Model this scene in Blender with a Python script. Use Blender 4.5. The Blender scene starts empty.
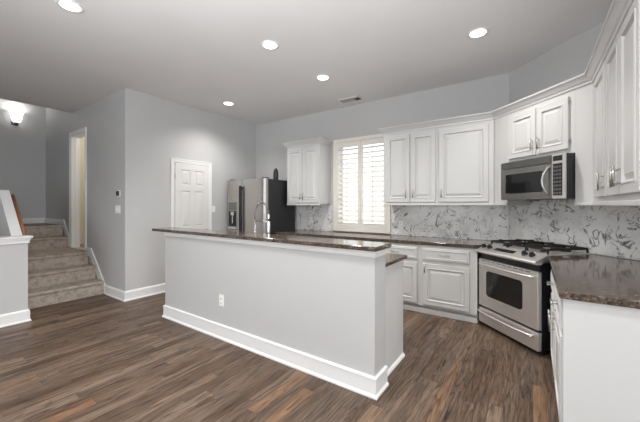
import bpy, bmesh, math, random
from mathutils import Vector, Matrix
random.seed(4)
S = bpy.context.scene
COL = S.collection
PI = math.pi

# ------------------------------------------------------------------ camera
CAM_H = 1.375
cd = bpy.data.cameras.new('camera')
cam = bpy.data.objects.new('camera', cd); COL.objects.link(cam)
cd.sensor_fit = 'HORIZONTAL'; cd.sensor_width = 36.0
cd.lens = 308.0 / 640.0 * 36.0
cd.shift_y = -6.0 / 640.0
cd.clip_start = 0.02
cam.location = (0, 0, CAM_H)
cam.rotation_euler = (PI / 2, 0, math.atan2(213.0, 308.0))
S.camera = cam

# ------------------------------------------------------------------ world, light, exposure
W = bpy.data.worlds.new('daylight'); S.world = W; W.use_nodes = True
bgn = W.node_tree.nodes['Background']
bgn.inputs[0].default_value = (0.93, 0.97, 1.0, 1); bgn.inputs[1].default_value = 1.7

def area(name, loc, rot, sx, sy, power, col=(1, 1, 1)):
    l = bpy.data.lights.new(name, 'AREA'); l.shape = 'RECTANGLE'; l.size = sx; l.size_y = sy
    l.energy = power; l.color = col
    o = bpy.data.objects.new(name, l); COL.objects.link(o); o.location = loc; o.rotation_euler = rot
    return o
# daylight through the living room windows behind the camera and the breakfast-room windows at the right
area('rear_window_daylight', (-2.7, -3.02, 1.55), (PI / 2, 0, 0), 2.2, 2.3, 46, (0.97, 0.985, 1.0))
area('side_window_daylight', (3.32, -0.4, 1.5), (PI / 2, 0, PI / 2), 2.1, 2.2, 105, (0.97, 0.985, 1.0))
# unseen spot added to brighten the ceiling, standing in for a bounced flash
fl = bpy.data.lights.new('ceiling_fill', 'SPOT'); fl.energy = 390; fl.spot_size = math.radians(116); fl.spot_blend = 0.9
fl.shadow_soft_size = 0.2; fl.color = (0.96, 0.975, 1.0)
fo = bpy.data.objects.new('ceiling_fill', fl); COL.objects.link(fo); fo.location = (-0.55, -0.50, 1.50)
fo.rotation_euler = Vector((-0.24, 0.52, 0.83)).to_track_quat('-Z', 'Y').to_euler()

S.view_settings.view_transform = 'Standard'
S.view_settings.look = 'None'
S.view_settings.gamma = 1.0
S.view_settings.use_curve_mapping = False
S.view_settings.exposure = 0.18
S.cycles.use_denoising = True
S.cycles.max_bounces = 10
S.cycles.diffuse_bounces = 6
S.cycles.sample_clamp_indirect = 6.0

# ------------------------------------------------------------------ materials
def newmat(name):
    m = bpy.data.materials.new(name); m.use_nodes = True
    nt = m.node_tree
    return m, nt, nt.nodes['Principled BSDF']

def N(nt, t, **kw):
    n = nt.nodes.new(t)
    for k, v in kw.items(): setattr(n, k, v)
    return n

def coords(nt, scale=(1, 1, 1), kind='Object'):
    tc = N(nt, 'ShaderNodeTexCoord'); mp = N(nt, 'ShaderNodeMapping')
    mp.inputs['Scale'].default_value = scale
    nt.links.new(tc.outputs[kind], mp.inputs['Vector'])
    return mp.outputs['Vector']

def ramp(nt, fac, stops, interp='LINEAR'):
    r = N(nt, 'ShaderNodeValToRGB'); r.color_ramp.interpolation = interp
    e = r.color_ramp.elements
    while len(e) < len(stops): e.new(0.5)
    for k, (p, c) in enumerate(stops):
        e[k].position = p; e[k].color = (c[0], c[1], c[2], 1) if isinstance(c, tuple) else (c, c, c, 1)
    nt.links.new(fac, r.inputs['Fac'])
    return r.outputs['Color']

def noise(nt, vec, scale, detail=3, rough=0.5, dist=0.0):
    n = N(nt, 'ShaderNodeTexNoise')
    n.inputs['Scale'].default_value = scale; n.inputs['Detail'].default_value = detail
    n.inputs['Roughness'].default_value = rough; n.inputs['Distortion'].default_value = dist
    nt.links.new(vec, n.inputs['Vector'])
    return n.outputs['Fac']

def math_n(nt, op, a, b=None, clamp=False):
    n = N(nt, 'ShaderNodeMath', operation=op, use_clamp=clamp)
    for k, v in enumerate((a, b)):
        if v is None: continue
        if isinstance(v, (int, float)): n.inputs[k].default_value = v
        else: nt.links.new(v, n.inputs[k])
    return n.outputs[0]

def mixc(nt, fac, a, b, blend='MIX'):
    n = N(nt, 'ShaderNodeMix', data_type='RGBA', blend_type=blend)
    for s, v in ((n.inputs['Factor'], fac), (n.inputs[6], a), (n.inputs[7], b)):
        if isinstance(v, (int, float)): s.default_value = v
        elif isinstance(v, tuple): s.default_value = (v[0], v[1], v[2], 1)
        else: nt.links.new(v, s)
    return n.outputs[2]

def bump(nt, b, h, strength, dist=0.002):
    n = N(nt, 'ShaderNodeBump'); n.inputs['Strength'].default_value = strength; n.inputs['Distance'].default_value = dist
    nt.links.new(h, n.inputs['Height']); nt.links.new(n.outputs[0], b.inputs['Normal'])

def paint(name, col, rough=0.5, bscale=0, bst=0.08, var=0.02):
    m, nt, b = newmat(name)
    v = coords(nt)
    c = ramp(nt, noise(nt, v, 1.3, 2), [(0.3, tuple(x * (1 - var) for x in col)), (0.7, tuple(min(1, x * (1 + var)) for x in col))])
    nt.links.new(c, b.inputs['Base Color'])
    b.inputs['Roughness'].default_value = rough
    if bscale: bump(nt, b, noise(nt, v, bscale, 2), bst, 0.001)
    return m

def plain(name, col, rough=0.5, metal=0.0, spec=0.5, var=0.06, scale=30):
    m, nt, b = newmat(name)
    v = coords(nt)
    c = ramp(nt, noise(nt, v, scale, 2), [(0.3, tuple(x * (1 - var) for x in col)), (0.7, tuple(min(1, x * (1 + var)) for x in col))])
    nt.links.new(c, b.inputs['Base Color'])
    b.inputs['Roughness'].default_value = rough; b.inputs['Metallic'].default_value = metal
    b.inputs['Specular IOR Level'].default_value = spec
    return m

M = {}
M['wall'] = paint('grey_wall_paint', (0.51, 0.51, 0.51), 0.55, 160, 0.10)
M['ceiling'] = paint('ceiling_paint', (0.76, 0.755, 0.755), 0.8, 120, 0.10)
M['white'] = paint('white_cabinet_paint', (0.60, 0.60, 0.595), 0.32)
M['trim'] = paint('white_trim_paint', (0.78, 0.78, 0.78), 0.35)
M['door'] = paint('white_door_paint', (0.70, 0.69, 0.68), 0.4)
M['shutter'] = paint('cream_shutter_paint', (0.80, 0.765, 0.70), 0.4)
M['cream'] = paint('cream_closet_paint', (0.80, 0.76, 0.66), 0.6)
M['black'] = plain('black_enamel', (0.012, 0.012, 0.014), 0.35)
M['blackside'] = plain('black_textured_steel', (0.016, 0.017, 0.020), 0.45, var=0.15, scale=300)
M['iron'] = plain('cast_iron', (0.012, 0.012, 0.012), 0.55)
M['glassblack'] = plain('smoked_glass', (0.012, 0.012, 0.013), 0.06, var=0.02)
M['nickel'] = plain('brushed_nickel', (0.46, 0.45, 0.43), 0.28, 1.0)
M['chrome'] = plain('polished_chrome', (0.58, 0.58, 0.58), 0.16, 1.0)
M['plate'] = plain('white_plastic', (0.84, 0.84, 0.82), 0.35, var=0.01)
M['slot'] = plain('dark_slot_plastic', (0.08, 0.08, 0.08), 0.5)
M['button'] = plain('grey_button_plastic', (0.13, 0.13, 0.13), 0.4)
M['dispgrey'] = plain('grey_dispenser_plastic', (0.25, 0.25, 0.25), 0.35)
M['ductshade'] = plain('duct_shade', (0.05, 0.05, 0.05), 0.7)

def steel(name, lo, hi, r0, r1, metal):
    m, nt, b = newmat(name)
    v = coords(nt, (1.5, 1.5, 240))
    n = noise(nt, v, 1.0, 3)
    c = ramp(nt, n, [(0.3, lo), (0.7, hi)])
    nt.links.new(c, b.inputs['Base Color'])
    b.inputs['Metallic'].default_value = metal
    r = ramp(nt, n, [(0.3, r0), (0.7, r1)]); nt.links.new(r, b.inputs['Roughness'])
    return m
M['steel'] = steel('brushed_stainless_steel', (0.74, 0.715, 0.69), (0.86, 0.835, 0.81), 0.34, 0.46, 0.9)
M['fridgesteel'] = steel('satin_stainless_steel', (0.46, 0.44, 0.42), (0.54, 0.52, 0.495), 0.30, 0.40, 1.0)
M['dimsteel'] = plain('steel_dim_reflection', (0.34, 0.335, 0.32), 0.30, 1.0)  # microwave stainless, its dim reflections put into a darker base colour

def floor_mat():
    m, nt, b = newmat('oak_plank_floor')
    tc = N(nt, 'ShaderNodeTexCoord'); sp = N(nt, 'ShaderNodeSeparateXYZ')
    nt.links.new(tc.outputs['Object'], sp.inputs[0])
    x, y = sp.outputs['X'], sp.outputs['Y']
    PW, PL = 0.083, 0.95
    xr = math_n(nt, 'DIVIDE', x, PW); row = math_n(nt, 'FLOOR', xr)
    fx = math_n(nt, 'FRACT', xr)
    wn = N(nt, 'ShaderNodeTexWhiteNoise', noise_dimensions='1D'); nt.links.new(row, wn.inputs['W'])
    yo = math_n(nt, 'ADD', math_n(nt, 'DIVIDE', y, PL), math_n(nt, 'MULTIPLY', wn.outputs['Value'], 13.7))
    idx = math_n(nt, 'FLOOR', yo); fy = math_n(nt, 'FRACT', yo)
    cb = N(nt, 'ShaderNodeCombineXYZ'); nt.links.new(row, cb.inputs[0]); nt.links.new(idx, cb.inputs[1])
    w2 = N(nt, 'ShaderNodeTexWhiteNoise', noise_dimensions='2D'); nt.links.new(cb.outputs[0], w2.inputs['Vector'])
    pid = w2.outputs['Value']
    base = ramp(nt, pid, [(0.0, (0.085, 0.053, 0.035)), (0.25, (0.125, 0.082, 0.056)), (0.5, (0.122, 0.087, 0.065)),
                          (0.75, (0.165, 0.113, 0.080)), (0.9, (0.178, 0.128, 0.094)), (0.95, (0.190, 0.113, 0.068)), (1.0, (0.198, 0.113, 0.066))])
    # grain: stretched noise with a shift per plank
    gx = math_n(nt, 'ADD', math_n(nt, 'MULTIPLY', x, 22.0), math_n(nt, 'MULTIPLY', pid, 91.0))
    gy = math_n(nt, 'MULTIPLY', y, 1.9)
    cg = N(nt, 'ShaderNodeCombineXYZ'); nt.links.new(gx, cg.inputs[0]); nt.links.new(gy, cg.inputs[1])
    g1 = noise(nt, cg.outputs[0], 1.0, 4, 0.65, 1.6)
    g1r = ramp(nt, g1, [(0.34, 0.38), (0.45, 0.82), (0.62, 1.18)])
    c = mixc(nt, 0.85, base, g1r, 'MULTIPLY')
    # cathedral grain: contour lines of a long soft field
    ch = N(nt, 'ShaderNodeCombineXYZ')
    nt.links.new(math_n(nt, 'ADD', math_n(nt, 'MULTIPLY', x, 11.0), math_n(nt, 'MULTIPLY', pid, 57.0)), ch.inputs[0])
    nt.links.new(math_n(nt, 'MULTIPLY', y, 0.75), ch.inputs[1])
    fld = noise(nt, ch.outputs[0], 1.0, 2, 0.45, 0.25)
    con = math_n(nt, 'FRACT', math_n(nt, 'MULTIPLY', fld, 10.0))
    cr_ = ramp(nt, con, [(0.0, 0.15), (0.10, 0.45), (0.32, 1.10), (0.93, 1.10), (1.0, 0.18)])
    c = mixc(nt, ramp(nt, noise(nt, cg.outputs[0], 0.35, 2), [(0.35, 0.15), (0.65, 0.85)]), c, cr_, 'MULTIPLY')
    gx2 = math_n(nt, 'MULTIPLY', gx, 4.0); gy2 = math_n(nt, 'MULTIPLY', y, 6.0)
    cg2 = N(nt, 'ShaderNodeCombineXYZ'); nt.links.new(gx2, cg2.inputs[0]); nt.links.new(gy2, cg2.inputs[1])
    g2 = noise(nt, cg2.outputs[0], 1.0, 3, 0.6)
    c = mixc(nt, 0.4, c, ramp(nt, g2, [(0.35, 0.5), (0.6, 1.2)]), 'MULTIPLY')
    # joints
    ex = math_n(nt, 'LESS_THAN', math_n(nt, 'MINIMUM', fx, math_n(nt, 'SUBTRACT', 1.0, fx)), 0.014)
    ey = math_n(nt, 'LESS_THAN', math_n(nt, 'MINIMUM', fy, math_n(nt, 'SUBTRACT', 1.0, fy)), 0.0014)
    j = math_n(nt, 'MAXIMUM', ex, ey)
    c = mixc(nt, math_n(nt, 'MULTIPLY', j, 0.55), c, (0.02, 0.013, 0.009))
    nt.links.new(c, b.inputs['Base Color'])
    r = ramp(nt, g1, [(0.3, 0.48), (0.7, 0.36)]); nt.links.new(r, b.inputs['Roughness'])
    b.inputs['Specular IOR Level'].default_value = 0.28
    bump(nt, b, math_n(nt, 'SUBTRACT', g1, math_n(nt, 'MULTIPLY', j, 0.6)), 0.15, 0.002)
    return m
M['floor'] = floor_mat()

def granite():
    m, nt, b = newmat('brown_granite')
    v = coords(nt)
    n1 = noise(nt, v, 60, 4, 0.75)
    vo = N(nt, 'ShaderNodeTexVoronoi'); vo.inputs['Scale'].default_value = 85; nt.links.new(v, vo.inputs['Vector'])
    c1 = ramp(nt, n1, [(0.36, (0.014, 0.010, 0.008)), (0.45, (0.052, 0.037, 0.028)), (0.55, (0.095, 0.070, 0.054)), (0.68, (0.22, 0.18, 0.15))])
    sepc = N(nt, 'ShaderNodeSeparateColor'); nt.links.new(vo.outputs['Color'], sepc.inputs[0])
    c2 = ramp(nt, sepc.outputs[0], [(0.0, (0.010, 0.008, 0.007)), (0.4, (0.050, 0.035, 0.027)), (0.8, (0.13, 0.096, 0.074)), (1.0, (0.32, 0.26, 0.21))])
    nt.links.new(mixc(nt, 0.5, c1, c2), b.inputs['Base Color'])
    b.inputs['Roughness'].default_value = 0.10
    b.inputs['Specular IOR Level'].default_value = 0.45
    return m
M['granite'] = granite()

def marble():
    m, nt, b = newmat('white_marble_dark_veins')
    v = coords(nt, (1, 1, 1))
    def vein(sc, wid, msc, lo, hi, off):
        mp = N(nt, 'ShaderNodeMapping'); mp.inputs['Location'].default_value = off; mp.inputs['Rotation'].default_value = (0.3, 0.5, 0.4)
        nt.links.new(v, mp.inputs['Vector'])
        n = noise(nt, mp.outputs[0], sc, 4, 0.55, 0.9)
        d = math_n(nt, 'ABSOLUTE', math_n(nt, 'SUBTRACT', n, 0.5))
        line = ramp(nt, d, [(0.0, 1.0), (wid, 0.75), (wid * 2.2, 0.0)])
        mk = ramp(nt, noise(nt, mp.outputs[0], msc, 2, 0.5), [(lo, 0.0), (hi, 1.0)])
        return math_n(nt, 'MULTIPLY', line, mk)
    cloud = ramp(nt, noise(nt, v, 5, 4, 0.6, 0.6), [(0.3, (0.62, 0.62, 0.63)), (0.52, (0.77, 0.765, 0.755)), (0.75, (0.83, 0.82, 0.81))])
    v1 = vein(4.6, 0.009, 7.0, 0.45, 0.55, (3.1, 1.7, 0.3))
    v2 = vein(8.5, 0.011, 8.0, 0.50, 0.60, (9.3, 4.1, 2.2))
    v3 = vein(3.0, 0.02, 5.0, 0.45, 0.65, (1.3, 7.1, 5.2))
    c = mixc(nt, math_n(nt, 'MULTIPLY', v3, 0.35), cloud, (0.42, 0.41, 0.41))
    c = mixc(nt, math_n(nt, 'MULTIPLY', v2, 0.75), c, (0.16, 0.15, 0.15))
    c = mixc(nt, math_n(nt, 'MULTIPLY', v1, 0.95), c, (0.05, 0.045, 0.045))
    nt.links.new(c, b.inputs['Base Color'])
    b.inputs['Roughness'].default_value = 0.18
    return m
M['marble'] = marble()

def carpet():
    m, nt, b = newmat('beige_brown_carpet')
    v = coords(nt)
    n1 = noise(nt, v, 14, 4, 0.7); n2 = noise(nt, v, 260, 2, 0.6)
    c = ramp(nt, n1, [(0.32, (0.34, 0.285, 0.24)), (0.5, (0.50, 0.43, 0.37)), (0.7, (0.60, 0.53, 0.46))])
    c = mixc(nt, 0.5, c, ramp(nt, n2, [(0.3, 0.6), (0.7, 1.15)]), 'MULTIPLY')
    nt.links.new(c, b.inputs['Base Color']); b.inputs['Roughness'].default_value = 0.95
    b.inputs['Specular IOR Level'].default_value = 0.1
    bump(nt, b, n2, 0.8, 0.006)
    return m
M['carpet'] = carpet()

def oakrail():
    m, nt, b = newmat('oak_handrail')
    v = coords(nt, (6, 60, 60))
    c = ramp(nt, noise(nt, v, 1.0, 3), [(0.3, (0.20, 0.075, 0.025)), (0.7, (0.36, 0.15, 0.055))])
    nt.links.new(c, b.inputs['Base Color']); b.inputs['Roughness'].default_value = 0.35
    return m
M['oak'] = oakrail()

def emit(name, col, st):
    m, nt, b = newmat(name)
    b.inputs['Base Color'].default_value = (0.9, 0.9, 0.9, 1)
    b.inputs['Emission Color'].default_value = (*col, 1); b.inputs['Emission Strength'].default_value = st
    return m
M['lens'] = emit('lit_lamp_lens', (1.0, 0.97, 0.92), 6.0)
M['shade'] = emit('lit_frosted_glass', (1.0, 0.98, 0.94), 2.0)

def glass():
    m, nt, b = newmat('window_glass')
    nt.nodes.remove(b)
    t = N(nt, 'ShaderNodeBsdfTransparent'); g = N(nt, 'ShaderNodeBsdfGlossy'); g.inputs['Roughness'].default_value = 0.02
    mx = N(nt, 'ShaderNodeMixShader'); mx.inputs[0].default_value = 0.06
    nt.links.new(t.outputs[0], mx.inputs[1]); nt.links.new(g.outputs[0], mx.inputs[2])
    nt.links.new(mx.outputs[0], nt.nodes['Material Output'].inputs['Surface'])
    return m
M['glass'] = glass()

# ------------------------------------------------------------------ mesh helpers
class MB:
    def __init__(s): s.bm = bmesh.new()
    def _merge(s, t, mat=None):
        if mat is not None: bmesh.ops.transform(t, matrix=mat, verts=t.verts)
        me = bpy.data.meshes.new('tmp'); t.to_mesh(me); t.free(); s.bm.from_mesh(me); bpy.data.meshes.remove(me)
        return s
    def box(s, x0, x1, y0, y1, z0, z1, bev=0.0, seg=2, mat=None):
        t = bmesh.new()
        bmesh.ops.create_cube(t, size=1.0)
        for v in t.verts:
            v.co = Vector(((x0 + x1) / 2 + v.co.x * (x1 - x0), (y0 + y1) / 2 + v.co.y * (y1 - y0), (z0 + z1) / 2 + v.co.z * (z1 - z0)))
        if bev > 0:
            bmesh.ops.bevel(t, geom=t.edges[:], offset=bev, segments=seg, affect='EDGES', profile=0.5)
        return s._merge(t, mat)
    def prism(s, pts, z0, z1, bev=0.0, mat=None):
        """pts: 2D outline (counter-clockwise), extruded along z"""
        t = bmesh.new()
        a = [t.verts.new((p[0], p[1], z0)) for p in pts]; b = [t.verts.new((p[0], p[1], z1)) for p in pts]
        t.faces.new(a[::-1]); t.faces.new(b)
        n = len(pts)
        for i in range(n): t.faces.new((a[i], a[(i + 1) % n], b[(i + 1) % n], b[i]))
        bmesh.ops.recalc_face_normals(t, faces=t.faces)
        if bev > 0:
            bmesh.ops.bevel(t, geom=t.edges[:], offset=bev, segments=2, affect='EDGES', profile=0.5)
        return s._merge(t, mat)
    def cyl(s, c, axis, r, h, r2=None, seg=24, bev=0.0):
        t = bmesh.new()
        bmesh.ops.create_cone(t, cap_ends=True, segments=seg, radius1=r, radius2=r if r2 is None else r2, depth=h)
        if bev > 0:
            ed = [e for e in t.edges if abs(abs(e.verts[0].co.z) - h / 2) < 1e-6 and abs(e.verts[0].co.z - e.verts[1].co.z) < 1e-6]
            bmesh.ops.bevel(t, geom=ed, offset=bev, segments=2, affect='EDGES', profile=0.5)
        q = Vector((0, 0, 1)).rotation_difference(Vector(axis)).to_matrix().to_4x4()
        return s._merge(t, Matrix.Translation(c) @ q)
    def tube(s, pts, r, seg=10, cap=True):
        pts = [Vector(p) for p in pts]
        n = len(pts); rr = r if isinstance(r, (list, tuple)) else [r] * n
        rings = []; up = None
        for i, p in enumerate(pts):
            d = (pts[min(i + 1, n - 1)] - pts[max(i - 1, 0)]).normalized()
            if up is None:
                up = Vector((0, 0, 1)) if abs(d.z) < 0.9 else Vector((1, 0, 0))
            a = d.cross(up).normalized(); up = a.cross(d).normalized()
            rings.append([s.bm.verts.new(p + (a * math.cos(k * 2 * PI / seg) + up * math.sin(k * 2 * PI / seg)) * rr[i]) for k in range(seg)])
        for i in range(n - 1):
            for k in range(seg):
                f = s.bm.faces.new((rings[i][k], rings[i][(k + 1) % seg], rings[i + 1][(k + 1) % seg], rings[i + 1][k])); f.smooth = True
        if cap:
            s.bm.faces.new(rings[0][::-1]); s.bm.faces.new(rings[-1])
        return s
    def lathe(s, prof, c=(0, 0, 0), seg=32):
        c = Vector(c); rings = []
        for r, z in prof:
            if r < 1e-5: rings.append([s.bm.verts.new(c + Vector((0, 0, z)))])
            else: rings.append([s.bm.verts.new(c + Vector((r * math.cos(k * 2 * PI / seg), r * math.sin(k * 2 * PI / seg), z))) for k in range(seg)])
        for a, b in zip(rings, rings[1:]):
            for k in range(seg):
                k2 = (k + 1) % seg
                if len(a) == 1: f = s.bm.faces.new((a[0], b[k], b[k2]))
                elif len(b) == 1: f = s.bm.faces.new((a[k], b[0], a[k2]))
                else: f = s.bm.faces.new((a[k], b[k], b[k2], a[k2]))
                f.smooth = True
        return s
    def sweep(s, prof, path):
        """prof: (offset to the right of the path, z) outline; path: 2D polyline, mitred"""
        P = [Vector(p) for p in path]; n = len(P); rings = []
        for i, p in enumerate(P):
            d1 = (P[i] - P[i - 1]).normalized() if i > 0 else None
            d2 = (P[i + 1] - P[i]).normalized() if i < n - 1 else None
            n1 = Vector((d1.y, -d1.x)) if d1 else None; n2 = Vector((d2.y, -d2.x)) if d2 else None
            if n1 and n2:
                m = (n1 + n2).normalized(); m = m / max(0.2, m.dot(n1))
            else: m = n1 or n2
            rings.append([s.bm.verts.new((p.x + m.x * o, p.y + m.y * o, z)) for o, z in prof])
        k = len(prof)
        for a, b in zip(rings, rings[1:]):
            for j in range(k):
                s.bm.faces.new((a[j], a[(j + 1) % k], b[(j + 1) % k], b[j]))
        s.bm.faces.new(rings[0]); s.bm.faces.new(rings[-1][::-1])
        return s
    def rings(s, R):
        """R: list of (x0,x1,z0,z1,y) nested rectangles, bridged; last one filled, first one closed"""
        prev = None
        for x0, x1, z0, z1, y in R:
            cur = [s.bm.verts.new(p) for p in ((x0, y, z0), (x1, y, z0), (x1, y, z1), (x0, y, z1))]
            if prev:
                for i in range(4): s.bm.faces.new((prev[i], prev[(i + 1) % 4], cur[(i + 1) % 4], cur[i]))
            else: s.bm.faces.new(cur[::-1])
            prev = cur
        s.bm.faces.new(prev)
        return s
    def build(s, name, mat, parent=None, recalc=True, label=None):
        if recalc: bmesh.ops.recalc_face_normals(s.bm, faces=s.bm.faces)
        me = bpy.data.meshes.new(name); s.bm.to_mesh(me); s.bm.free()
        me.materials.append(M[mat])
        o = bpy.data.objects.new(name, me); COL.objects.link(o)
        if parent is not None: o.parent = parent
        if label: o['label'] = label
        return o

def thing(name, label, cat, loc=(0, 0, 0), rotz=0.0, group=None):
    o = bpy.data.objects.new(name, None); COL.objects.link(o)
    o.empty_display_size = 0.1
    o.location = loc; o.rotation_euler = (0, 0, rotz)
    o['label'] = label; o['category'] = cat
    if group: o['group'] = group
    return o
def tag(o, label, cat, group=None):
    o['label'] = label; o['category'] = cat
    if group: o['group'] = group
    return o
def struct(o, label=None, cat=None):
    o['kind'] = 'structure'
    if label: o['label'] = label
    if cat: o['category'] = cat
    return o
def stru_empty(name, label, cat, loc=(0, 0, 0), rotz=0.0):
    return struct(thing(name, label, cat, loc, rotz))

# ------------------------------------------------------------------ key dimensions
XL, YB, YS, ZC = -4.80, 4.57, 2.04, 3.05     # left wall, back wall, stair wall, ceiling
XLAND, XFAR = -6.89, -8.40                    # ceiling edge over the stairs, far landing wall
XR, YR = 0.75, -3.10                          # right wall, rear wall
XB = 3.40                                     # breakfast-room wall
ZT = 5.30                                     # top of stairwell
VW = 3.055                                    # distance of the diagonal wall in its own frame
UH, VH = Vector((math.sqrt(.5), -math.sqrt(.5))), Vector((math.sqrt(.5), math.sqrt(.5)))
def uv(u, v): p = UH * u + VH * v; return (p.x, p.y)
DG = (VW * math.sqrt(2) - YB, YB)             # back wall / diagonal corner
DR = (XR, VW * math.sqrt(2) - XR)             # diagonal / right wall corner

# ------------------------------------------------------------------ room shell
def wall(name, label, mb, mat='wall'):
    return struct(mb.build(name, mat), label, 'wall')
struct(MB().prism([(XFAR - .2, YR - .2), (XB + .2, YR - .2), (XB + .2, YB + .3), (XFAR - .2, YB + .3)], -0.15, 0.0).build('floor', 'floor'),
       'dark brown oak plank floor running through the room', 'floor')
ce = MB().prism([(XLAND, YR - .2), (XB + .2, YR - .2), (XB + .2, YB + .3), (XLAND, YB + .3)], ZC, ZC + 0.2)
struct(ce.build('ceiling', 'ceiling'), 'flat light grey ceiling with recessed lights', 'ceiling')
st = MB().box(XFAR - .2, XLAND + .2, YR - .2, YS + .3, ZT, ZT + .15)
struct(st.build('ceiling_stairwell', 'ceiling'), 'high ceiling above the stair landing', 'ceiling')
wall('wall_left', 'light grey wall with the white six-panel door', MB().box(XL - .12, XL, YS + .12, 2.775, 0, ZC).box(XL - .12, XL, 3.41, YB, 0, ZC).box(XL - .12, XL, 2.775, 3.41, 2.075, ZC))
WX0, WX1, WZ0, WZ1 = -2.80, -1.86, 1.0, 2.44   # window opening
wall('wall_back', 'grey back wall above the cabinets and window',
     MB().box(XL - .12, WX0, YB, YB + .15, 0, ZC).box(WX1, DG[0], YB, YB + .15, 0, ZC).box(WX0, WX1, YB, YB + .15, 0, WZ0).box(WX0, WX1, YB, YB + .15, WZ1, ZC))
wall('wall_corner', 'darker grey diagonal wall above the microwave corner', MB().prism([DG, DR, (DR[0] + .1, DR[1] + .1), (DG[0] + .1, DG[1] + .1)], 0, ZC))
wall('wall_right', 'grey wall behind the right run of cabinets', MB().box(XR, XR + .12, 2.085, DR[1], 0, ZC))
# stair wall with the doorway
DX0, DX1, DZ0, DZ1 = -6.92, -6.27, 0.60, 2.63
wall('wall_stairs', 'grey wall beside the carpeted stairs',
     MB().box(DX1, XL, YS, YS + .12, 0, ZC).box(DX0, DX1, YS, YS + .12, 0, DZ0).box(DX0, DX1, YS, YS + .12, DZ1, ZC)
     .box(XFAR, DX0, YS, YS + .12, 0, ZT).box(DX0, XLAND, YS, YS + .12, ZC, ZT))
wall('wall_landing', 'dark grey far wall of the stair landing', MB().box(XFAR - .12, XFAR, YR, YS + .12, 0, ZT))
wall('wall_header', 'wall above the ceiling edge over the stairs', MB().box(XLAND, XLAND + .12, YR, YS, ZC + .2, ZT))
# room behind the doorway
wall('wall_closet', 'cream wall inside the doorway by the stairs',
     MB().box(-7.4, -5.75, 3.3, 3.4, 0, 3.0).box(-7.5, -7.4, YS + .12, 3.4, 0, 3.0).box(-5.75, -5.65, YS + .12, 3.4, 0, 3.0).box(-7.4, -5.75, YS + .12, 3.3, 2.95, 3.0), 'cream')
struct(MB().box(-7.4, -5.75, YS + .12, 3.3, 0.5, 0.60).build('floor_closet', 'carpet'), 'carpet inside the doorway by the stairs', 'floor')
# rear and breakfast walls behind the camera, with window openings
wall('wall_rear', 'grey rear wall behind the camera', MB().box(XFAR, -4.1, YR - .12, YR, 0, ZT).box(0.9, XB, YR - .12, YR, 0, ZC).box(-4.1, .9, YR - .12, YR, 0, .4).box(-4.1, .9, YR - .12, YR, 2.7, ZC))
wall('wall_breakfast', 'grey breakfast-room wall outside the picture', MB().box(XB, XB + .12, YR, -2.3, 0, ZC).box(XB, XB + .12, .7, YB, 0, ZC).box(XB, XB + .12, -2.3, .7, 0, .4).box(XB, XB + .12, -2.3, .7, 2.6, ZC))
wall('wall_far', 'grey breakfast-room wall beyond the cabinets', MB().box(XR + .12, XB, 3.6, 3.72, 0, ZC))

# baseboards
BP = [(0, 0), (.026, 0), (.026, .010), (.020, .020), (.016, .022), (.016, .122), (.010, .132), (.006, .140), (0, .140)]
def base(name, label, path): return struct(MB().sweep(BP, path).build(name, 'trim'), label, 'baseboard')
base('baseboard_left', 'white baseboard along the left wall corner', [(-5.44, YS - .0005), (XL + .0005, YS - .0005), (XL + .0005, 2.71)])
base('baseboard_leftback', 'white baseboard between door and refrigerator', [(XL + .0005, 3.475), (XL + .0005, 3.75)])
# slanted skirt beside the stairs
sk = MB().prism([(-5.45, 0.0), (-5.45, .14), (-5.99, .66), (-6.19, .66), (-6.19, .52), (-6.02, .52), (-5.50, .0)], 0, .018,
                mat=Matrix.Translation((0, YS - .0005, 0)) @ Matrix.Rotation(PI / 2, 4, 'X'))
struct(sk.build('trim_1', 'trim'), 'white slanted skirt board beside the lower stairs', 'trim')
sk = MB().prism([(-7.00, .60), (-7.00, .78), (-7.28, 1.10), (-8.40, 1.10), (-8.40, .98), (-7.32, .98), (-7.06, .66)], 0, .018,
                mat=Matrix.Translation((0, YS - .0005, 0)) @ Matrix.Rotation(PI / 2, 4, 'X'))
struct(sk.build('trim_2', 'trim'), 'white slanted skirt board beside the upper stairs', 'trim')
struct(MB().box(XFAR, XFAR + .018, 0.9, YS - .02, 0.98, 1.11, .003).build('baseboard_landing', 'trim'), 'white baseboard of the dark landing wall', 'baseboard')

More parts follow.
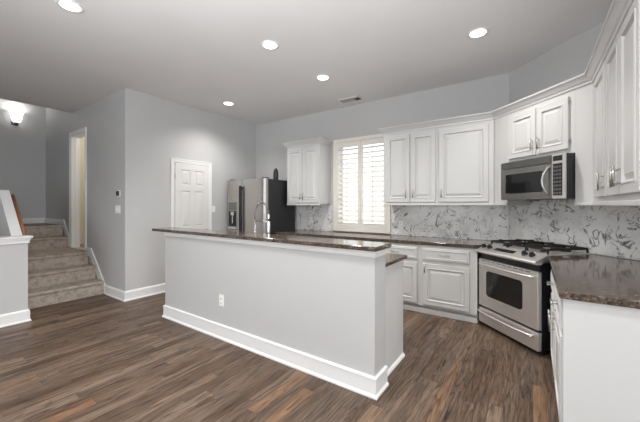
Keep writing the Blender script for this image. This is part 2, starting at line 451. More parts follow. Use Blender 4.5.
# left door (six panels), faces +X
def six_panel(mb, w, h, t):
    mb.box(0, w, -t + .010, 0, 0, h)
    xs = [(0, .105), (w / 2 - .05, w / 2 + .05), (w - .105, w)]
    for a, b in xs: mb.box(a, b, -t, -t + .012, 0, h, .003)
    rails = [(0, .22), (.86, 1.0), (1.60, 1.70), (h - .11, h)]
    for a, b in rails:
        mb.box(.10, w / 2 - .045, -t, -t + .012, a, b, .003); mb.box(w / 2 + .045, w - .10, -t, -t + .012, a, b, .003)
    for (xa, xb) in ((.105, w / 2 - .05), (w / 2 + .05, w - .105)):
        for (a, b) in ((.22, .86), (1.0, 1.60), (1.70, h - .11)):
            mb.rings([(xa + .018, xb - .018, a + .018, b - .018, -t + .011), (xa + .018, xb - .018, a + .018, b - .018, -t + .009), (xa + .040, xb - .040, a + .040, b - .040, -t + .002)])
    return mb
def casing(mb, w, h, cw=.062, t=.018, z0=0):
    prof = [(0, 0), (cw - .001, 0), (cw - .001, -t), (cw - .016, -t), (cw - .020, -t * .75), (.012, -t * .6), (.002, -t * .45), (0, -t * .3)]
    rings = []
    for x, z, sx, sz in ((0, z0, -1, 0), (0, h, -1, 1), (w, h, 1, 1), (w, z0, 1, 0)):
        rings.append([mb.bm.verts.new((x + sx * o, y, z + sz * o)) for o, y in prof])
    k = len(prof)
    for a, b in zip(rings, rings[1:]):
        for j in range(k): mb.bm.faces.new((a[j], a[(j + 1) % k], b[(j + 1) % k], b[j]))
    mb.bm.faces.new(rings[0]); mb.bm.faces.new(rings[-1][::-1])
    return mb
d1 = stru_empty('door_1', 'white six-panel door in the left wall', 'door', (XL, 2.775, 0), PI / 2)
six_panel(MB(), .625, 2.06, .040).build('door_panel', 'door', d1).location = (.005, .02, .008)
casing(MB(), .635, 2.075).build('door_casing', 'trim', d1)
for z in (.25, 1.85):
    MB().cyl((.002, -.024, z), (0, 0, 1), .006, .08, seg=10).build('hinge', 'nickel', d1)
MB().cyl((.57, -.024, .93), (0, -1, 0), .026, .010).cyl((.57, -.042, .93), (0, -1, 0), .011, .04).cyl((.57, -.068, .93), (0, -1, 0), .026, .034, .020, bev=.006).build('door_knob', 'nickel', d1)

# doorway beside the stairs: faces -Y
d2 = stru_empty('door_2', 'open doorway with white casing above the stair landing', 'doorway', (DX0, YS, 0), 0)
casing(MB(), DX1 - DX0, DZ1, z0=.60).build('door_casing', 'trim', d2)
w2 = DX1 - DX0
MB().box(0, .018, -.002, .125, .60, DZ1).box(w2 - .018, w2, -.002, .125, .60, DZ1).box(0, w2, -.002, .125, DZ1 - .018, DZ1).box(.018, .03, .05, .09, .6, DZ1 - .018).build('jamb', 'trim', d2)
MB().box(.016, .0195, .055, .085, 1.56, 1.62).build('strike_plate', 'nickel', d2)

# low half wall at the foot of the stairs
lw = MB().box(-5.05, -4.93, -1.4, 1.035, 0, .955)
wall('wall_half', 'low grey half wall with white cap left of the stairs', lw)
cp = MB().box(-5.09, -4.89, -1.4, 1.075, .985, 1.008, .004).box(-5.075, -4.905, -1.4, 1.06, .962, .986, .003).box(-5.063, -4.917, -1.4, 1.048, .925, .963, .002)
struct(cp.build('trim_3', 'trim'), 'white moulded cap on the low half wall', 'trim')
base('baseboard_half', 'white baseboard around the low half wall', [(-4.93, -1.4), (-4.93, 1.035), (-5.05, 1.035)])
# slanted stair half wall
kw = MB().prism([(-4.99, 0), (-4.99, .98), (-5.12, .99), (-5.80, 1.575), (-6.55, 1.575), (-6.55, 0)], 0, .10,
                mat=Matrix.Translation((0, 1.03, 0)) @ Matrix.Rotation(PI / 2, 4, 'X'))
wall('wall_slant', 'white slanted half wall rising beside the stairs', kw, 'trim')
hr = MB()
hr.tube([(-5.12, 1.056, .955), (-5.76, 1.056, 1.505)], .019, 12)
hr = hr.build('handrail', 'oak'); tag(hr, 'orange oak handrail sloping up along the white stair half wall', 'handrail')

# carpeted stairs, each tread and riser a step of its own
sr = thing('staircase', 'beige carpeted staircase of five steps beside the grey wall', 'stairs', (-5.47, 1.1, 0))
RX = [-5.47, -5.79, -6.10, -7.03, -7.30]
y0, y1 = 1.035, YS - .0195
for k, x in enumerate(RX):
    xe = RX[k + 1] if k < 4 else XFAR + .02
    z = .2 * (k + 1)
    prof = [(x, z - .2 if k else 0), (x, z - .05), (x + .018, z - .035), (x + .022, z - .015), (x + .010, z), (xe, z), (xe, z - .2 if k else 0)]
    mb = MB().prism(prof, 0, (y1 - y0) if k < 4 else 1.9, mat=Matrix.Translation((0, y1, 0)) @ Matrix.Rotation(PI / 2, 4, 'X'))
    o = mb.build('step' if k not in (2, 4) else 'landing', 'carpet')
    o.parent = sr; o.matrix_parent_inverse = Matrix.Translation(-Vector(sr.location))
struct(MB().box(XFAR, -7.32, .1, y0, 0, .76).build('wall_under', 'wall'), 'hidden wall under the upper landing', 'wall')
wall('wall_blocker', 'unseen grey wall added left of the camera to block light', MB().box(-5.05, -4.93, YR, -1.4, 0, ZC))  # added out of view to keep rear daylight off the stair landing

# ------------------------------------------------------------------ kitchen window with plantation shutters
w1 = stru_empty('window_1', 'bright kitchen window with cream plantation shutters', 'window', (0, YB, 0))
FX0, FX1, FZ0, FZ1 = -2.86, -1.815, .93, 2.50
MB().box(FX0, FX0 + .06, -.035, 0, FZ0, FZ1, .004).box(FX1 - .06, FX1, -.035, 0, FZ0, FZ1, .004).box(FX0 + .061, FX1 - .061, -.034, 0, FZ1 - .06, FZ1, .003) \
    .box(FX0 + .061, FX1 - .061, -.034, 0, FZ0, FZ0 + .065, .003).build('window_frame', 'shutter', w1)
MB().box(WX0 - .0, WX0 + .02, .0, .149, WZ0, WZ1).box(WX1 - .02, WX1, 0, .149, WZ0, WZ1).box(WX0, WX1, 0, .149, WZ1 - .02, WZ1).box(WX0, WX1, 0, .149, WZ0, WZ0 + .02).build('window_reveal', 'trim', w1)
sash = MB()
for (a, b) in ((WX0 + .02, WX0 + .06), (WX1 - .06, WX1 - .02)): sash.box(a, b, .09, .12, WZ0 + .02, WZ1 - .02)
for (a, b) in ((WZ0 + .02, WZ0 + .06), (WZ1 - .06, WZ1 - .02)): sash.box(WX0 + .02, WX1 - .02, .09, .12, a, b)
sash.build('sash', 'trim', w1)
MB().box(WX0 + .04, WX1 - .04, .102, .106, WZ0 + .04, WZ1 - .04).build('pane', 'glass', w1)
SZ0, SZ1 = FZ0 + .068, FZ1 - .063
mid = (FX0 + FX1) / 2
for (a, b, side) in ((FX0 + .062, mid - .003, 'left'), (mid + .003, FX1 - .062, 'right')):
    fr = MB()
    fr.box(a, a + .045, -.030, -.002, SZ0, SZ1, .003).box(b - .045, b, -.030, -.002, SZ0, SZ1, .003)
    fr.box(a + .045, b - .045, -.030, -.002, SZ0, SZ0 + .075, .003).box(a + .045, b - .045, -.030, -.002, SZ1 - .085, SZ1, .003)
    sh = fr.build('shutter', 'shutter', w1)
    n = 16; za, zb = SZ0 + .075, SZ1 - .085; pitch = (zb - za) / n
    for k in range(n):
        zc = za + (k + .5) * pitch
        pr = [(.042 * math.cos(t) , .0055 * math.sin(t)) for t in [i * 2 * PI / 12 for i in range(12)]]
        mt = Matrix.Translation((a + .046, -.016, zc)) @ Matrix.Rotation(math.radians(30), 4, 'X') @ Matrix.Rotation(PI / 2, 4, 'Z') @ Matrix.Rotation(PI / 2, 4, 'X')
        l = MB().prism(pr, 0, b - a - .092, mat=mt)
        l.build('louver', 'shutter', sh)
    MB().box((a + b) / 2 - .005, (a + b) / 2 + .005, -.066, -.055, za + .03, zb - .02, .002).build('tilt_rod', 'shutter', sh)

# windows behind the camera
for nm, lab, (cx, cy, w, z0, z1), rot in (('window_2', 'rear living-room window outside the picture', (-1.6, YR - .06, 5.0, .4, 2.7), 0), ('window_3', 'breakfast-room window outside the picture', (XB + .06, -.8, 3.0, .4, 2.6), PI / 2)):
    t = stru_empty(nm, lab, 'window', (cx, cy, 0), rot)
    f = MB(); k = 4
    for i in range(k + 1):
        x = -w / 2 + i * w / k; f.box(x - .03 if 0 < i < k else (x if i == 0 else x - .05), x + .03 if 0 < i < k else (x + .05 if i == 0 else x), -.03, .03, z0, z1)
    f.box(-w / 2, w / 2, -.03, .03, z0, z0 + .05).box(-w / 2, w / 2, -.03, .03, z1 - .05, z1).box(-w / 2, w / 2, -.02, .02, 1.5, 1.54)
    f.build('window_frame', 'trim', t); MB().box(-w / 2 + .02, w / 2 - .02, -.003, .003, z0 + .02, z1 - .02).build('pane', 'glass', t)

# ------------------------------------------------------------------ cabinetry
def panel_front(w, h, t=.020, fr=.052, raised=True):
    mb = MB()
    def R(i, y): return (i, w - i, i, h - i, y)
    r = [R(0, 0), R(0, -t + .003), R(.003, -t), R(fr, -t), R(fr + .003, -t - .004), R(fr + .010, -t - .004), R(fr + .018, -t + .011), R(fr + .026, -t + .011)]
    if raised and min(w, h) > 2 * fr + .14: r += [R(fr + .052, -t + .001), R(fr + .056, -t + .001)]
    return mb.rings(r)
def drawer_front(w, h, t=.020):
    mb = MB()
    def R(i, y): return (i, w - i, i, h - i, y)
    return mb.rings([R(0, 0), R(0, -t + .004), R(.004, -t), R(.020, -t), R(.026, -t - .003), R(.032, -t + .004), R(.038, -t + .004)])
def pull(parent, x, z, y, length=.115, horiz=False):
    mb = MB()
    d = Vector((1, 0, 0)) if horiz else Vector((0, 0, 1))
    c = Vector((x, y - .030, z))
    mb.tube([c - d * length / 2, c + d * length / 2], .0058, 10)
    for sg in (-1, 1):
        p = c + d * sg * length * .33
        mb.tube([p, p + Vector((0, .031, 0))], .0045, 8)
    return mb.build('handle', 'nickel', parent)
def cabinet(name, label, loc, rot, body, fronts, cat='cabinet', group=None):
    """fronts: (kind, x0, x1, z0, z1, handle) handle=(x,z) or None; local frame faces -y"""
    t = thing(name, label, cat, loc, rot, group)
    body(t)
    for kind, x0, x1, z0, z1, hd in fronts:
        mb = drawer_front(x1 - x0, z1 - z0) if kind == 'drawer' else panel_front(x1 - x0, z1 - z0)
        o = mb.build(kind, 'white', t); o.location = (x0, -.001, z0)
        if hd:
            hx, hz, hor = hd; pull(o, hx - x0, hz - z0, -.020, horiz=hor)
    return t
ZU0, ZU1, ZDB, ZDT = 1.37, 2.42, 1.415, 2.36
def upper_body(w, d, rail=True):
    def f(t):
        MB().box(0, w, 0, d, ZU0 + .012, ZU1, .002).build('carcass', 'white', t)
        MB().box(-.0, w, -.012, d - .001, ZU0, ZU0 + .030, .004).build('light_rail', 'white', t)
    return f
# back wall uppers, right of the window
BX0, BX1, YU = -1.80, -.386, 4.24
cabinet('upper_cabinet', 'white two-door wall cabinet right of the shuttered window', (BX0, YU, 0), 0, upper_body(.765, YB - YU - .001), [
    ('door', .046, .392, ZDB, ZDT, (.340, 1.53, False)), ('door', .404, .738, ZDB, ZDT, (.444, 1.53, False))])
cabinet('upper_cabinet', 'white single-door wall cabinet beside the microwave corner', (BX0 + .766, YU, 0), 0, upper_body(.647, YB - YU - .001), [
    ('door', .016, .592, ZDB, ZDT, (.050, 1.53, False))])
# single cabinet beside the refrigerator, with its own crown
CROWN = [(0, 2.405), (.010, 2.405), (.014, 2.425), (.024, 2.432), (.040, 2.455), (.052, 2.470), (.062, 2.474), (.062, 2.490), (0, 2.490)]
lc = cabinet('upper_cabinet', 'small white two-door wall cabinet between refrigerator and window', (-3.655, YU, 0), 0, upper_body(.722, YB - YU - .001), [
    ('door', .022, .355, ZDB, ZDT, (.327, 1.53, False)), ('door', .363, .700, ZDB, ZDT, (.391, 1.53, False))])
MB().sweep(CROWN, [(0, YB - YU - .001), (0, 0), (.722, 0), (.722, YB - YU - .001)]).build('crown', 'white', lc)
# diagonal corner cabinet over the microwave
VF = 2.722
ul, ur = -3.266, -2.128
cc = thing('corner_cabinet', 'white two-door corner cabinet above the microwave', 'cabinet', (*uv(ul, VF), 0), -PI / 4)
wl = ur - ul
MB().box(0.206, .979, 0, VW - VF - .002, 1.842, ZU1, .002).build('carcass', 'white', cc)
MB().box(.002, .205, 0, .30, ZU0, ZU1, .002).build('side_panel', 'white', cc)
MB().box(.980, wl - .002, 0, .30, ZU0, ZU1, .002).build('side_panel', 'white', cc)
MB().box(.0, .205, -.012, .02, ZU0, ZU0 + .030, .004).build('light_rail', 'white', cc)
MB().box(.980, wl + .0, -.012, .02, ZU0, ZU0 + .030, .004).build('light_rail', 'white', cc)
for x0, x1, hx in ((.244, .592, .560), (.601, .932, .640)):
    o = panel_front(x1 - x0, 2.355 - 1.885).build('door', 'white', cc); o.location = (x0, -.001, 1.885)
    pull(o, hx - x0, .105, -.020)
    if x0 > .5:
        for z in (.07, .42): MB().cyl((x1 - x0 + .006, -.010, z), (0, 0, 1), .006, .03, seg=10).build('hinge', 'nickel', o)
# right wall uppers (face -X), local x runs towards the camera
XU, YU0, YU1 = .42, 3.428, 1.96
cabinet('upper_cabinet', 'white single-door wall cabinet next to the microwave corner panel', (XU, YU0, 0), -PI / 2, upper_body(.640, XR - XU - .001), [
    ('door', .165, .615, ZDB + .02, ZDT, (.585, 1.535, False))])
cabinet('upper_cabinet', 'white two-door wall cabinet at the right edge of the picture', (XU, YU0 - .641, 0), -PI / 2, upper_body(.825, XR - XU - .001), [
    ('door', .012, .398, ZDB + .02, ZDT, (.370, 1.535, False)), ('door', .406, .795, ZDB + .02, ZDT, (.436, 1.535, False))])
# crown over the connected uppers
e = .0006
cr = MB().sweep(CROWN, [(BX0, YB - .001), (BX0, YU), (BX1, YU), (XU, YU0), (XU, YU0 - 1.466), (XR - .001, YU0 - 1.466)])
tag(cr.build('crown_molding', 'white'), 'long white crown molding over the connected wall cabinets', 'molding')

# back base cabinets (face -Y)
YF = 3.955
def base_body(w, d):
    def f(t):
        MB().box(0, w, 0, d, .10, .872, .002).build('carcass', 'white', t)
        MB().box(0, w, .055, d, 0.0, .10).build('toe_kick', 'white', t)
        MB().box(0, w, .012, .054, 0.0, .062, .005).build('toe_molding', 'white', t)
    return f
DB, DTp, RB, RT = .125, .640, .685, .835
cabinet('base_cabinet', 'white base cabinet with drawer just left of the range', (-1.205, YF, 0), 0, base_body(.676, YB - YF - .001), [
    ('door', .058, .596, DB, DTp, (.088, .585, False)), ('drawer', .058, .596, RB, RT, (.327, .765, True))])
cabinet('base_cabinet', 'white base cabinet with drawer second from the range', (-1.206 - .60, YF, 0), 0, base_body(.60, YB - YF - .001), [
    ('door', .030, .586, DB, DTp, (.060, .585, False)), ('drawer', .030, .586, RB, RT, (.30, .765, True))])
cabinet('base_cabinet', 'white base cabinet under the window behind the island', (-1.807 - .90, YF, 0), 0, base_body(.90, YB - YF - .001), [
    ('door', .030, .446, DB, DTp, (.415, .585, False)), ('door', .454, .870, DB, DTp, (.485, .585, False)), ('drawer', .030, .870, RB, RT, (.45, .765, True))])
cabinet('base_cabinet', 'white base cabinet beside the refrigerator behind the island', (-3.655, YF, 0), 0, base_body(.946, YB - YF - .001), [
    ('door', .030, .469, DB, DTp, (.438, .585, False)), ('door', .477, .916, DB, DTp, (.508, .585, False)), ('drawer', .030, .916, RB, RT, (.473, .765, True))])
# right base cabinets (face -X)
XF = .145
cabinet('base_cabinet', 'white base cabinet with drawer just right of the range', (XF, 3.435, 0), -PI / 2, base_body(.725, XR - XF - .001), [
    ('door', .190, .700, DB, DTp, (.655, .560, False)), ('drawer', .190, .700, RB, RT, (.445, .765, True))])
t = cabinet('base_cabinet', 'white base cabinet with large plain end panel facing the living room', (XF, 2.709, 0), -PI / 2, base_body(.575, XR - XF - .001), [
    ('door', .025, .535, DB, DTp, (.060, .560, False)), ('drawer', .025, .535, RB, RT, (.28, .765, True))])
MB().box(.576, .596, -.012, XR - XF - .001, 0, .872, .002).build('end_panel', 'white', t)

# countertops
def counter(name, label, pts, z0=.873, z1=.914):
    return tag(MB().prism(pts, z0, z1, .006).build(name, 'granite'), label, 'countertop')
RUL, RUR = -3.166, -2.385          # range, left and right edges in the diagonal frame
e = .003
lpts = [(-3.68, 3.93), (-.525, 3.93), uv(RUL - e, VW - .002), (DG[0] - .001, YB - .002), (-3.68, YB - .002)]
q = uv(RUL - e, 0); lpts[1] = (3.93 + (q[0] - q[1]), 3.93)
counter('countertop', 'brown granite countertop along the back wall under the window', lpts)
q = uv(RUR + e, 0); dxy = q[0] - q[1]
counter('countertop', 'brown granite countertop right of the range with glossy top', [(.115, .115 - dxy), (.115, 2.09), (XR - .002, 2.09), (XR - .002, DR[1] - .003), uv(RUR + e, VW - .002)])
# marble backsplash
bt = .009
def splash(mb, label): return tag(mb.build('backsplash', 'marble'), label, 'backsplash')
splash(MB().box(FX1 + .001, DG[0] - .004, YB - bt, YB - .0005, .916, ZU0 - .001), 'white dark-veined marble backsplash on the back wall right of the window')
splash(MB().box(-3.68, FX0 - .001, YB - bt, YB - .0005, .916, ZU0 - .001), 'white dark-veined marble backsplash between refrigerator and window')
p = [(DG[0] - .003, YB - bt), (DR[0] - bt, DR[1] - .003), (DR[0] - .001, DR[1] - .001), (DG[0], DG[1] - .001)]
splash(MB().prism(p, .9185, 1.44), 'white dark-veined marble backsplash behind the gas range')
splash(MB().box(XR - bt, XR - .0005, 2.09, DR[1] - .004, .916, ZU0 - .001), 'white dark-veined marble backsplash on the right wall')

# ------------------------------------------------------------------ island
il = thing('kitchen_island', 'long grey kitchen island with white baseboard in the middle of the room', 'island', (-2.3, 2.13, 0))
def isl(mb, name, mat, label=None):
    o = mb.build(name, mat, il, label=label); o.matrix_parent_inverse = Matrix.Translation(-Vector(il.location)); return o
IX0, IX1, IY0, IY1 = -3.725, -.932, 2.036, 2.232
isl(MB().box(IX0, IX1, IY0, IY1, 0, 1.043), 'half_wall', 'wall')
IBP = [(0, 0), (.028, 0), (.028, .012), (.020, .022), (.016, .024), (.016, .128), (.020, .132), (.018, .140), (.008, .146), (0, .146)]
isl(MB().sweep(IBP, [(IX0, IY1 - .01), (IX0, IY0), (IX1, IY0), (IX1, IY1)][::1]), 'baseboard', 'trim')
isl(MB().sweep([(0, .998), (.006, .998), (.010, 1.008), (.012, 1.030), (.018, 1.036), (.018, 1.0435), (0, 1.0435)], [(IX0, IY1 - .01), (IX0, IY0), (IX1, IY0), (IX1, IY1)]), 'top_molding', 'trim')
IYB = 2.745
isl(MB().box(IX0 + .03, -.985, IY1, IYB, .10, .882).box(IX0 + .03, -.985, IY1, IYB - .06, 0, .10), 'cabinet_body', 'white')
isl(MB().box(-.985, -.975, IY1 + .001, IYB, 0.0, .882), 'end_panel', 'white')
isl(MB().sweep([(0, 0), (.018, 0), (.018, .010), (.012, .020), (0, .030)], [(-.975, IY1 + .02), (-.975, IYB)]), 'shoe_molding', 'trim')
tag(MB().prism([(-3.97, 1.995), (-.904, 1.995), (-.904, 2.290), (-3.97, 2.290)], 1.046, 1.079, .006).build('countertop', 'granite'),
    'long raised brown granite bar top on the island', 'countertop')
tag(MB().prism([(-3.72, 2.2325), (-.952, 2.2325), (-.952, 2.80), (-3.72, 2.80)], .884, .914, .005).build('countertop', 'granite'),
    'lower brown granite island counter behind the raised bar', 'countertop')

# faucet on the lower island counter
fx = thing('faucet', 'tall chrome spring-neck faucet rising behind the island bar', 'faucet', (-2.30, 2.37, .914))
MB().cyl((0, 0, .006), (0, 0, 1), .030, .012, bev=.003).cyl((0, 0, .15), (0, 0, 1), .017, .28, bev=.003).build('base', 'chrome', fx)
dx = -.205
MB().cyl((dx, 0, .004), (0, 0, 1), .022, .008, bev=.002).tube([(dx, 0, 0), (dx, 0, .30)], .0095, 12).build('riser', 'chrome', fx)
MB().tube([(dx, 0, .285), (dx * .5, 0, .29), (-.01, 0, .285)], .0065, 10).build('holder_arm', 'chrome', fx)
arch = []
for k in range(25):
    a = PI - k / 24 * (PI * 1.0)
    arch.append((dx * .5 + abs(dx) * .5 * math.cos(a), 0, .355 + .135 * math.sin(a)))
pth = [(dx, 0, .28), (dx, 0, .32)] + arch
MB().tube(pth, .0075, 10).build('hose', 'slot', fx)
def resample(P, n):
    P = [Vector(p) for p in P]; L = [0]
    for a, b in zip(P, P[1:]): L.append(L[-1] + (b - a).length)
    out = []
    for i in range(n):
        s = L[-1] * i / (n - 1); j = 0
        while j < len(L) - 2 and L[j + 1] < s: j += 1
        out.append(P[j].lerp(P[j + 1], (s - L[j]) / max(1e-9, L[j + 1] - L[j])))
    return out
hp = resample(pth, 500); sp = []
for i, p in enumerate(hp):
    d = (hp[min(i + 1, 499)] - hp[max(i - 1, 0)]).normalized(); nn = Vector((0, 1, 0)); b2 = d.cross(nn)
    a = i / 500 * 34 * 2 * PI
    sp.append(p + (nn * math.cos(a) + b2 * math.sin(a)) * .0095)
MB().tube(sp, .0020, 6).build('spring', 'chrome', fx)
MB().cyl((0, 0, .340), (0, 0, 1), .013, .045, .010, bev=.002).build('spray_head', 'chrome', fx)
MB().tube([(0.02, 0, .10), (.075, 0, .125)], .006, 8).build('lever', 'chrome', fx)

# ------------------------------------------------------------------ refrigerator
FW, FD = .985, .80
rf = thing('refrigerator', 'stainless side-by-side refrigerator with black sides in the back corner', 'refrigerator', (-4.685, 3.72, 0))
MB().box(.004, FW - .004, .085, FD, .02, 1.822, .006).build('body', 'blackside', rf, label='black cabinet of the refrigerator')
MB().box(.02, FW - .02, .05, .085, .02, .095).build('kick_grille', 'black', rf)
for (a, b) in ((.06, .12), (FW - .06, .12), (.06, FD - .06), (FW - .06, FD - .06)): MB().cyl((a, b, .011), (0, 0, 1), .02, .022, seg=12).build('foot', 'black', rf)
def fdoor(x0, x1, seam):
    n = 28; pts = []
    for i in range(n + 1):
        s = i / n; x = x0 + (x1 - x0) * s
        a4 = (2 * s - 1) ** 8; pts.append((x, (.006 if (s > .5) == seam else .030) * a4))
    pts += [(x1, .082), (x0, .082)]
    mb = MB().prism(pts, .10, 1.828, .0)
    for f in mb.bm.faces: f.smooth = False
    return mb.build('door', 'fridgesteel', rf)
split = .420
dl = fdoor(0, split - .003, True); dr = fdoor(split + .003, FW, False)
for d, xh in ((dl, split - .017), (dr, split + .017)):
    mb = MB().box(xh - .013, xh + .013, -.046, -.022, .74, 1.715, .006)
    mb.box(xh - .012, xh + .012, -.03, .018, .76, .80, .003).box(xh - .012, xh + .012, -.03, .018, 1.65, 1.69, .003)
    mb.build('handle', 'black', d)
dp = MB().box(.055, .300, -.008, .014, .92, 1.44, .006).build('dispenser', 'dispgrey', dl)
MB().box(.075, .280, -.0105, -.0065, 1.285, 1.42, .002).build('control_panel', 'button', dp)
MB().box(.075, .280, -.011, -.006, .99, 1.265, .002).build('recess', 'black', dp)
MB().box(.15, .22, -.028, -.010, 1.19, 1.25, .005).box(.175, .195, -.022, -.012, 1.04, 1.19, .004).build('paddle', 'steel', dp)
MB().box(.075, .280, -.030, -.007, .945, .970, .004).build('drip_tray', 'steel', dp)
for x in (.06, FW - .09): MB().box(x, x + .06, .03, .14, 1.8235, 1.848, .006).build('hinge_cover', 'black', rf)
MB().cyl((FW - .07, .008, 1.735), (0, -1, 0), .020, .006, seg=20).build('badge', 'slot', rf, label='small dark round badge')
# rounded black object on top
MB_ = MB().lathe([(0, 0), (.044, 0), (.047, .01), (.046, .12), (.040, .17), (.026, .20), (.012, .212), (0, .214)], (0, 0, 0), 24)
bo = MB_.build('bottle', 'black'); bo.location = (-3.80, 4.10, 1.8225)
tag(bo, 'small black rounded bottle standing on top of the refrigerator', 'bottle')

# ------------------------------------------------------------------ gas range (diagonal)
VR = 2.437
RW = RUR - RUL
rg = thing('gas_range', 'stainless steel gas range set diagonally in the corner', 'range', (*uv(RUL, VR), 0), -PI / 4)
MB().box(.004, RW - .004, .045, .600, .045, .845, .003).build('body', 'black', rg, label='black side and body of the range')
MB().box(.012, RW - .012, .06, .10, .0, .045).build('kick_plate', 'black', rg)
# door front and drawer
MB().box(.0, RW, .0, .043, .235, .765, .006).build('oven_door', 'steel', rg)
od = rg.children[-1]
def rrect(x0, x1, z0, z1, r, n=6):
    pts = []
    for cx, cz, a0 in ((x1 - r, z0 + r, -PI / 2), (x1 - r, z1 - r, 0), (x0 + r, z1 - r, PI / 2), (x0 + r, z0 + r, PI)):
        for k in range(n + 1):
            a = a0 + k / n * PI / 2; pts.append((cx + r * math.cos(a), cz + r * math.sin(a)))
    return pts
RXY = Matrix.Rotation(PI / 2, 4, 'X')
MB().prism(rrect(.125, RW - .170, .365, .645, .035), -.0, .004, mat=Matrix.Translation((0, .0005, 0)) @ RXY).build('window', 'glassblack', od)
def bowed(z, x0, x1, out, r, n=18):
    P = [(x0, -.004, z)]
    for k in range(n + 1):
        s = k / n; P.append((x0 + (x1 - x0) * s, -.022 - out * (1 - (2 * s - 1) ** 4), z))
    return P + [(x1, -.004, z)]
MB().tube(bowed(.715, .045, RW - .045, .030, .012), .0115, 12).build('handle', 'steel', od)
vs = MB()
for k in range(9): vs.box(.06 + k * .073, .115 + k * .073, -.0015, .002, .748, .755)
vs.build('vent_slot', 'black', od)
dw = MB().box(.0, RW, .0, .043, .045, .212, .006).build('drawer', 'steel', rg)
MB().tube(bowed(.175, .02, RW - .05, .030, .012), .0105, 12).build('handle', 'steel', dw)
MB().box(.004, RW - .004, .02, .06, .768, .830).build('trim_band', 'black', rg)
# sloped stainless control top with rolled front lip
prof = [(-.018, .832), (-.034, .838), (-.038, .852), (-.030, .866), (.085, .912), (.110, .917), (.612, .917), (.612, .880), (.05, .850), (.03, .835)]
ck = MB().prism(prof, 0, RW + .016, .0, mat=Matrix.Translation((-.008, 0, 0)) @ Matrix.Rotation(PI / 2, 4, 'Z') @ Matrix.Rotation(PI / 2, 4, 'X'))
ck.build('cooktop', 'steel', rg)
MB().box(.02, RW - .02, .125, .600, .9165, .920, .002).build('burner_tray', 'steel', rg)
sl = math.atan2(.046, .115); nrm = Vector((0, -math.sin(sl), math.cos(sl)))
for x in (.040, .125, .592, .678):
    c = Vector((x, .045, .897))
    MB().cyl(c + nrm * .008, nrm, .027, .014, bev=.003, seg=20).cyl(c + nrm * .024, nrm, .022, .024, .019, bev=.003, seg=20).build('knob', 'black', rg)
mt = Matrix.Translation((.34, .042, .8955)) @ Matrix.Rotation(sl, 4, 'X')
MB().box(-.13, .13, -.026, .026, -.001, .004, .001, mat=mt).build('display', 'glassblack', rg)
for (bx, by, br) in ((.16, .24, .045), (.16, .48, .036), (RW / 2, .36, .05), (RW - .16, .24, .036), (RW - .16, .48, .045)):
    MB().cyl((bx, by, .926), (0, 0, 1), br, .014, bev=.003).cyl((bx, by, .937), (0, 0, 1), br * .72, .010, bev=.003).build('burner', 'iron', rg)
for k in range(3):
    x0 = .025 + k * (RW - .05) / 3 + .003; x1 = .025 + (k + 1) * (RW - .05) / 3 - .003
    g = MB()
    za, zb = .950, .970
    for x in (x0, x1 - .014): g.box(x, x + .011, .135, .590, za, zb, .003)
    for y in (.135, .355, .576): g.box(x0, x1, y, y + .010, za, zb, .003)
    xm = (x0 + x1) / 2
    g.box(xm - .005, xm + .005, .135, .200, za, zb + .010, .003).box(xm - .005, xm + .005, .300, .420, za, zb + .010, .003).box(xm - .005, xm + .005, .520, .590, za, zb + .010, .003)
    for y in (.24, .47):
        g.box(x0, x0 + .075, y, y + .010, za, zb + .010, .003); g.box(x1 - .075, x1, y, y + .010, za, zb + .010, .003)
    for x in (x0, x1 - .014):
        for y in (.135, .576): g.box(x, x + .014, y, y + .014, .919, za + .002, .002)
    g.build('grate', 'iron', rg)

# ------------------------------------------------------------------ microwave over the range
VM = 2.61
MW = .740
mwv = thing('microwave', 'stainless over-the-range microwave hung under the corner cabinet', 'microwave', (*uv(-3.030, VM), 0), -PI / 4)
z0, z1 = 1.432, 1.838
MB().box(.0, MW, .028, VW - VM - .012, z0, z1, .003).build('body', 'blackside', mwv, label='black side of the microwave')
gr = MB().box(.0, .618, .006, .028, 1.765, z1, .002)
for k in range(6): gr.box(.006, .612, -.004, .010, 1.771 + k * .011, 1.777 + k * .011, .001)
gr.build('vent_grille', 'dimsteel', mwv)
dm = MB().box(.0, .618, .0, .027, z0, 1.762, .005).build('door', 'dimsteel', mwv)
MB().prism(rrect(.070, .518, 1.490, 1.700, .018), 0, .004, mat=Matrix.Translation((0, .0005, 0)) @ RXY).build('window_trim', 'chrome', dm)
MB().prism(rrect(.077, .524, 1.498, 1.702, .014), 0, .006, mat=Matrix.Translation((0, .0, 0)) @ RXY).build('window', 'glassblack', dm)
hp = []
for k in range(17):
    s = k / 16; hp.append((.594 - .030 * math.sin(PI * s), -.006 - .040 * math.sin(PI * s), 1.462 + .272 * s))
MB().tube(hp, .0105, 12).build('handle', 'chrome', dm)
cpn = MB().box(.621, MW, .0, .027, z0, z1, .004).build('control_panel', 'steel', mwv)
MB().box(.634, .722, -.003, .002, 1.775, 1.822, .001).build('display', 'glassblack', cpn)
MB().box(.634, .722, -.003, .002, 1.462, 1.752, .001).build('keypad', 'black', cpn)
for r in range(8):
    for c in range(3):
        MB().box(.640 + c * .027, .640 + c * .027 + .021, -.0045, -.002, 1.474 + r * .034, 1.474 + r * .034 + .018, .001).build('button', 'button', cpn)
MB().box(.06, .30, .03, .20, z0 - .018, z0 + .001, .003).build('filter', 'dispgrey', mwv)

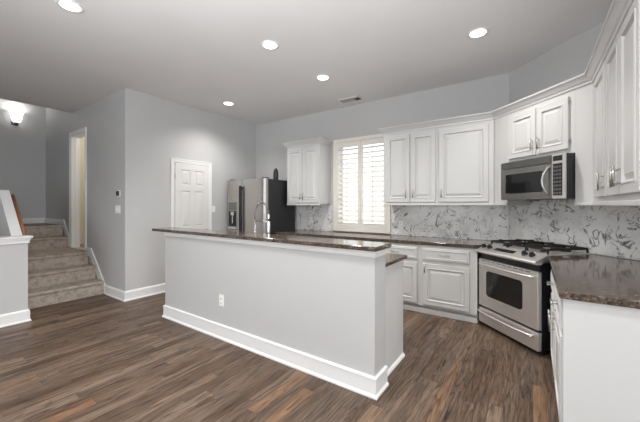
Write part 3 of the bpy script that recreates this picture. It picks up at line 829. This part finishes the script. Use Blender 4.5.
# ------------------------------------------------------------------ wall plates
def plate(name, label, cat, loc, rot, w=.072, h=.116, kind='outlet', group=None):
    t = thing(name, label, cat, loc, rot, group)
    MB().box(-w / 2, w / 2, -.006, 0, -h / 2, h / 2, .002).build('cover_plate', 'plate', t)
    if kind == 'outlet':
        for z in (-.024, .024):
            r = MB().box(-.017, .017, -.009, -.005, z - .015, z + .015, .003).build('socket', 'plate', t)
            MB().box(-.009, -.006, -.0096, -.0085, z - .006, z + .007).box(.006, .009, -.0096, -.0085, z - .006, z + .007).cyl((0, -.009, z - .010), (0, -1, 0), .003, .001, seg=10).build('slot', 'slot', r)
    else:
        n = 1 if w < .1 else 3
        for i in range(n):
            x = 0 if n == 1 else (-.046 + .046 * i)
            MB().box(x - .016, x + .016, -.010, -.005, -.033, .033, .003).build('rocker', 'plate', t)
    return t
plate('wall_outlet', 'white outlet low on the grey island front', 'outlet', (-2.64, IY0 - .0003, .392), 0)
plate('wall_outlet', 'white outlet on the marble just right of the window', 'outlet', (-1.655, YB - bt - .0003, 1.075), 0)
plate('wall_outlet', 'white outlet on the marble left of the range', 'outlet', (-.865, YB - bt - .0003, 1.085), 0)
plate('wall_outlet', 'white outlet on the marble between refrigerator and window', 'outlet', (-3.35, YB - bt - .0003, 1.10), 0)
plate('light_switch', 'white light switch between the six-panel door and refrigerator', 'switch', (XL + .0003, 3.52, 1.30), PI / 2, kind='switch')
plate('light_switch', 'white triple light switch under the thermostat by the stairs', 'switch', (-5.03, YS - .0003, 1.31), 0, w=.165, kind='switch')
th = thing('thermostat', 'white thermostat with dark screen on the stair wall', 'thermostat', (-5.0, YS - .0003, 1.545), 0)
MB().box(-.060, .060, -.006, 0, -.048, .048, .004).build('base_plate', 'plate', th)
MB().box(-.045, .025, -.022, -.006, -.036, .036, .005).build('screen', 'glassblack', th)

# ------------------------------------------------------------------ ceiling fixtures
LP = [(-3.20, .935, 'recessed ceiling light nearest the stairs, at the upper left'), (-2.265, 2.354, 'recessed ceiling light above the middle of the island'),
      (-2.27, 3.35, 'recessed ceiling light nearest the air vent'), (-4.13, 3.32, 'recessed ceiling light in front of the refrigerator'),
      (-.44, 3.34, 'recessed ceiling light nearest the gas range')]
FILL_LAMPS = [(-.40, 1.30), (-1.75, 1.20)]  # unseen downlights without fixtures, added to brighten the base cabinets
CAN = 90
def can_or_fill(x, y):
    l = bpy.data.lights.new('can_or_fill_lamp', 'SPOT'); l.energy = CAN; l.spot_size = math.radians(140); l.spot_blend = 1.0; l.shadow_soft_size = .07
    l.color = (1.0, .97, .93)
    o = bpy.data.objects.new('can_or_fill_lamp', l); COL.objects.link(o); o.location = (x, y, ZC - .03)
    return o
for x, y, lab in LP:
    t = thing('recessed_light', lab, 'ceiling light', (x, y, ZC), 0, 'recessed ceiling lights')
    MB().lathe([(.070, -.003), (.078, -.006), (.094, -.005), (.098, -.001), (.098, 0), (.070, 0), (.070, -.003)], (0, 0, -.0003)).build('trim_ring', 'trim', t)
    MB().cyl((0, 0, -.003), (0, 0, 1), .071, .004, seg=32).build('lens', 'lens', t)
    can_or_fill(x, y)
for x, y in FILL_LAMPS: can_or_fill(x, y)
vt = thing('air_vent', 'rectangular air vent in the ceiling near the back wall', 'vent', (-2.39, 4.30, ZC), 0)
MB().box(-.19, .19, -.10, .10, -.003, -.0005).build('duct_shade_sheet', 'ductshade', vt)  # flat dark sheet, colour standing in for the shade inside the duct
fr = MB()
for a in (((-.20, .20), (-.11, -.085)), ((-.20, .20), (.085, .11)), ((-.20, -.175), (-.11, .11)), ((.175, .20), (-.11, .11))):
    fr.box(a[0][0], a[0][1], a[1][0], a[1][1], -.012, -.0006, .003)
fr.build('vent_frame', 'trim', vt)
for k in range(9):
    y = -.075 + k * .0188
    MB().box(-.175, .175 if k < 3 else .075, -.009, .009, -.0012, .0012, mat=Matrix.Translation((0, y, -.008)) @ Matrix.Rotation(math.radians(24), 4, 'X')).build('slat', 'trim', vt)

# sconce on the dark landing wall
sc = thing('wall_sconce', 'lit white glass wall sconce on the dark landing wall', 'sconce', (XFAR + .0005, 1.57, 3.08), PI / 2)
MB().box(-.05, .05, -.02, 0, -.13, .05, .006).build('back_plate', 'slot', sc)
MB().tube([(0, -.015, -.10), (0, -.08, -.13), (0, -.13, -.12)], .010, 10).build('arm', 'slot', sc)
MB().lathe([(0, -.165), (.012, -.16), (.024, -.145), (.02, -.13), (.035, -.115), (.035, -.10), (0, -.10)], (0, -.13, 0), 20).build('finial', 'slot', sc)
MB().lathe([(.030, -.105), (.060, -.085), (.078, -.03), (.088, .05), (.125, .15), (.121, .15), (.083, .05), (.073, -.03), (.055, -.08), (.028, -.10)], (0, -.13, 0), 28).build('glass_shade', 'shade', sc)
l = bpy.data.lights.new('sconce_bulb', 'POINT'); l.energy = 3.2; l.shadow_soft_size = .05; l.color = (1, .97, .93)
o = bpy.data.objects.new('sconce_bulb', l); COL.objects.link(o); o.location = (XFAR + .132, 1.57, 3.24)
# lamp inside the room behind the doorway
l = bpy.data.lights.new('closet_lamp', 'POINT'); l.energy = 8; l.shadow_soft_size = .08; l.color = (1, .95, .86)
o = bpy.data.objects.new('closet_lamp', l); COL.objects.link(o); o.location = (-6.5, 2.8, 2.75)
bpy.context.view_layer.update()
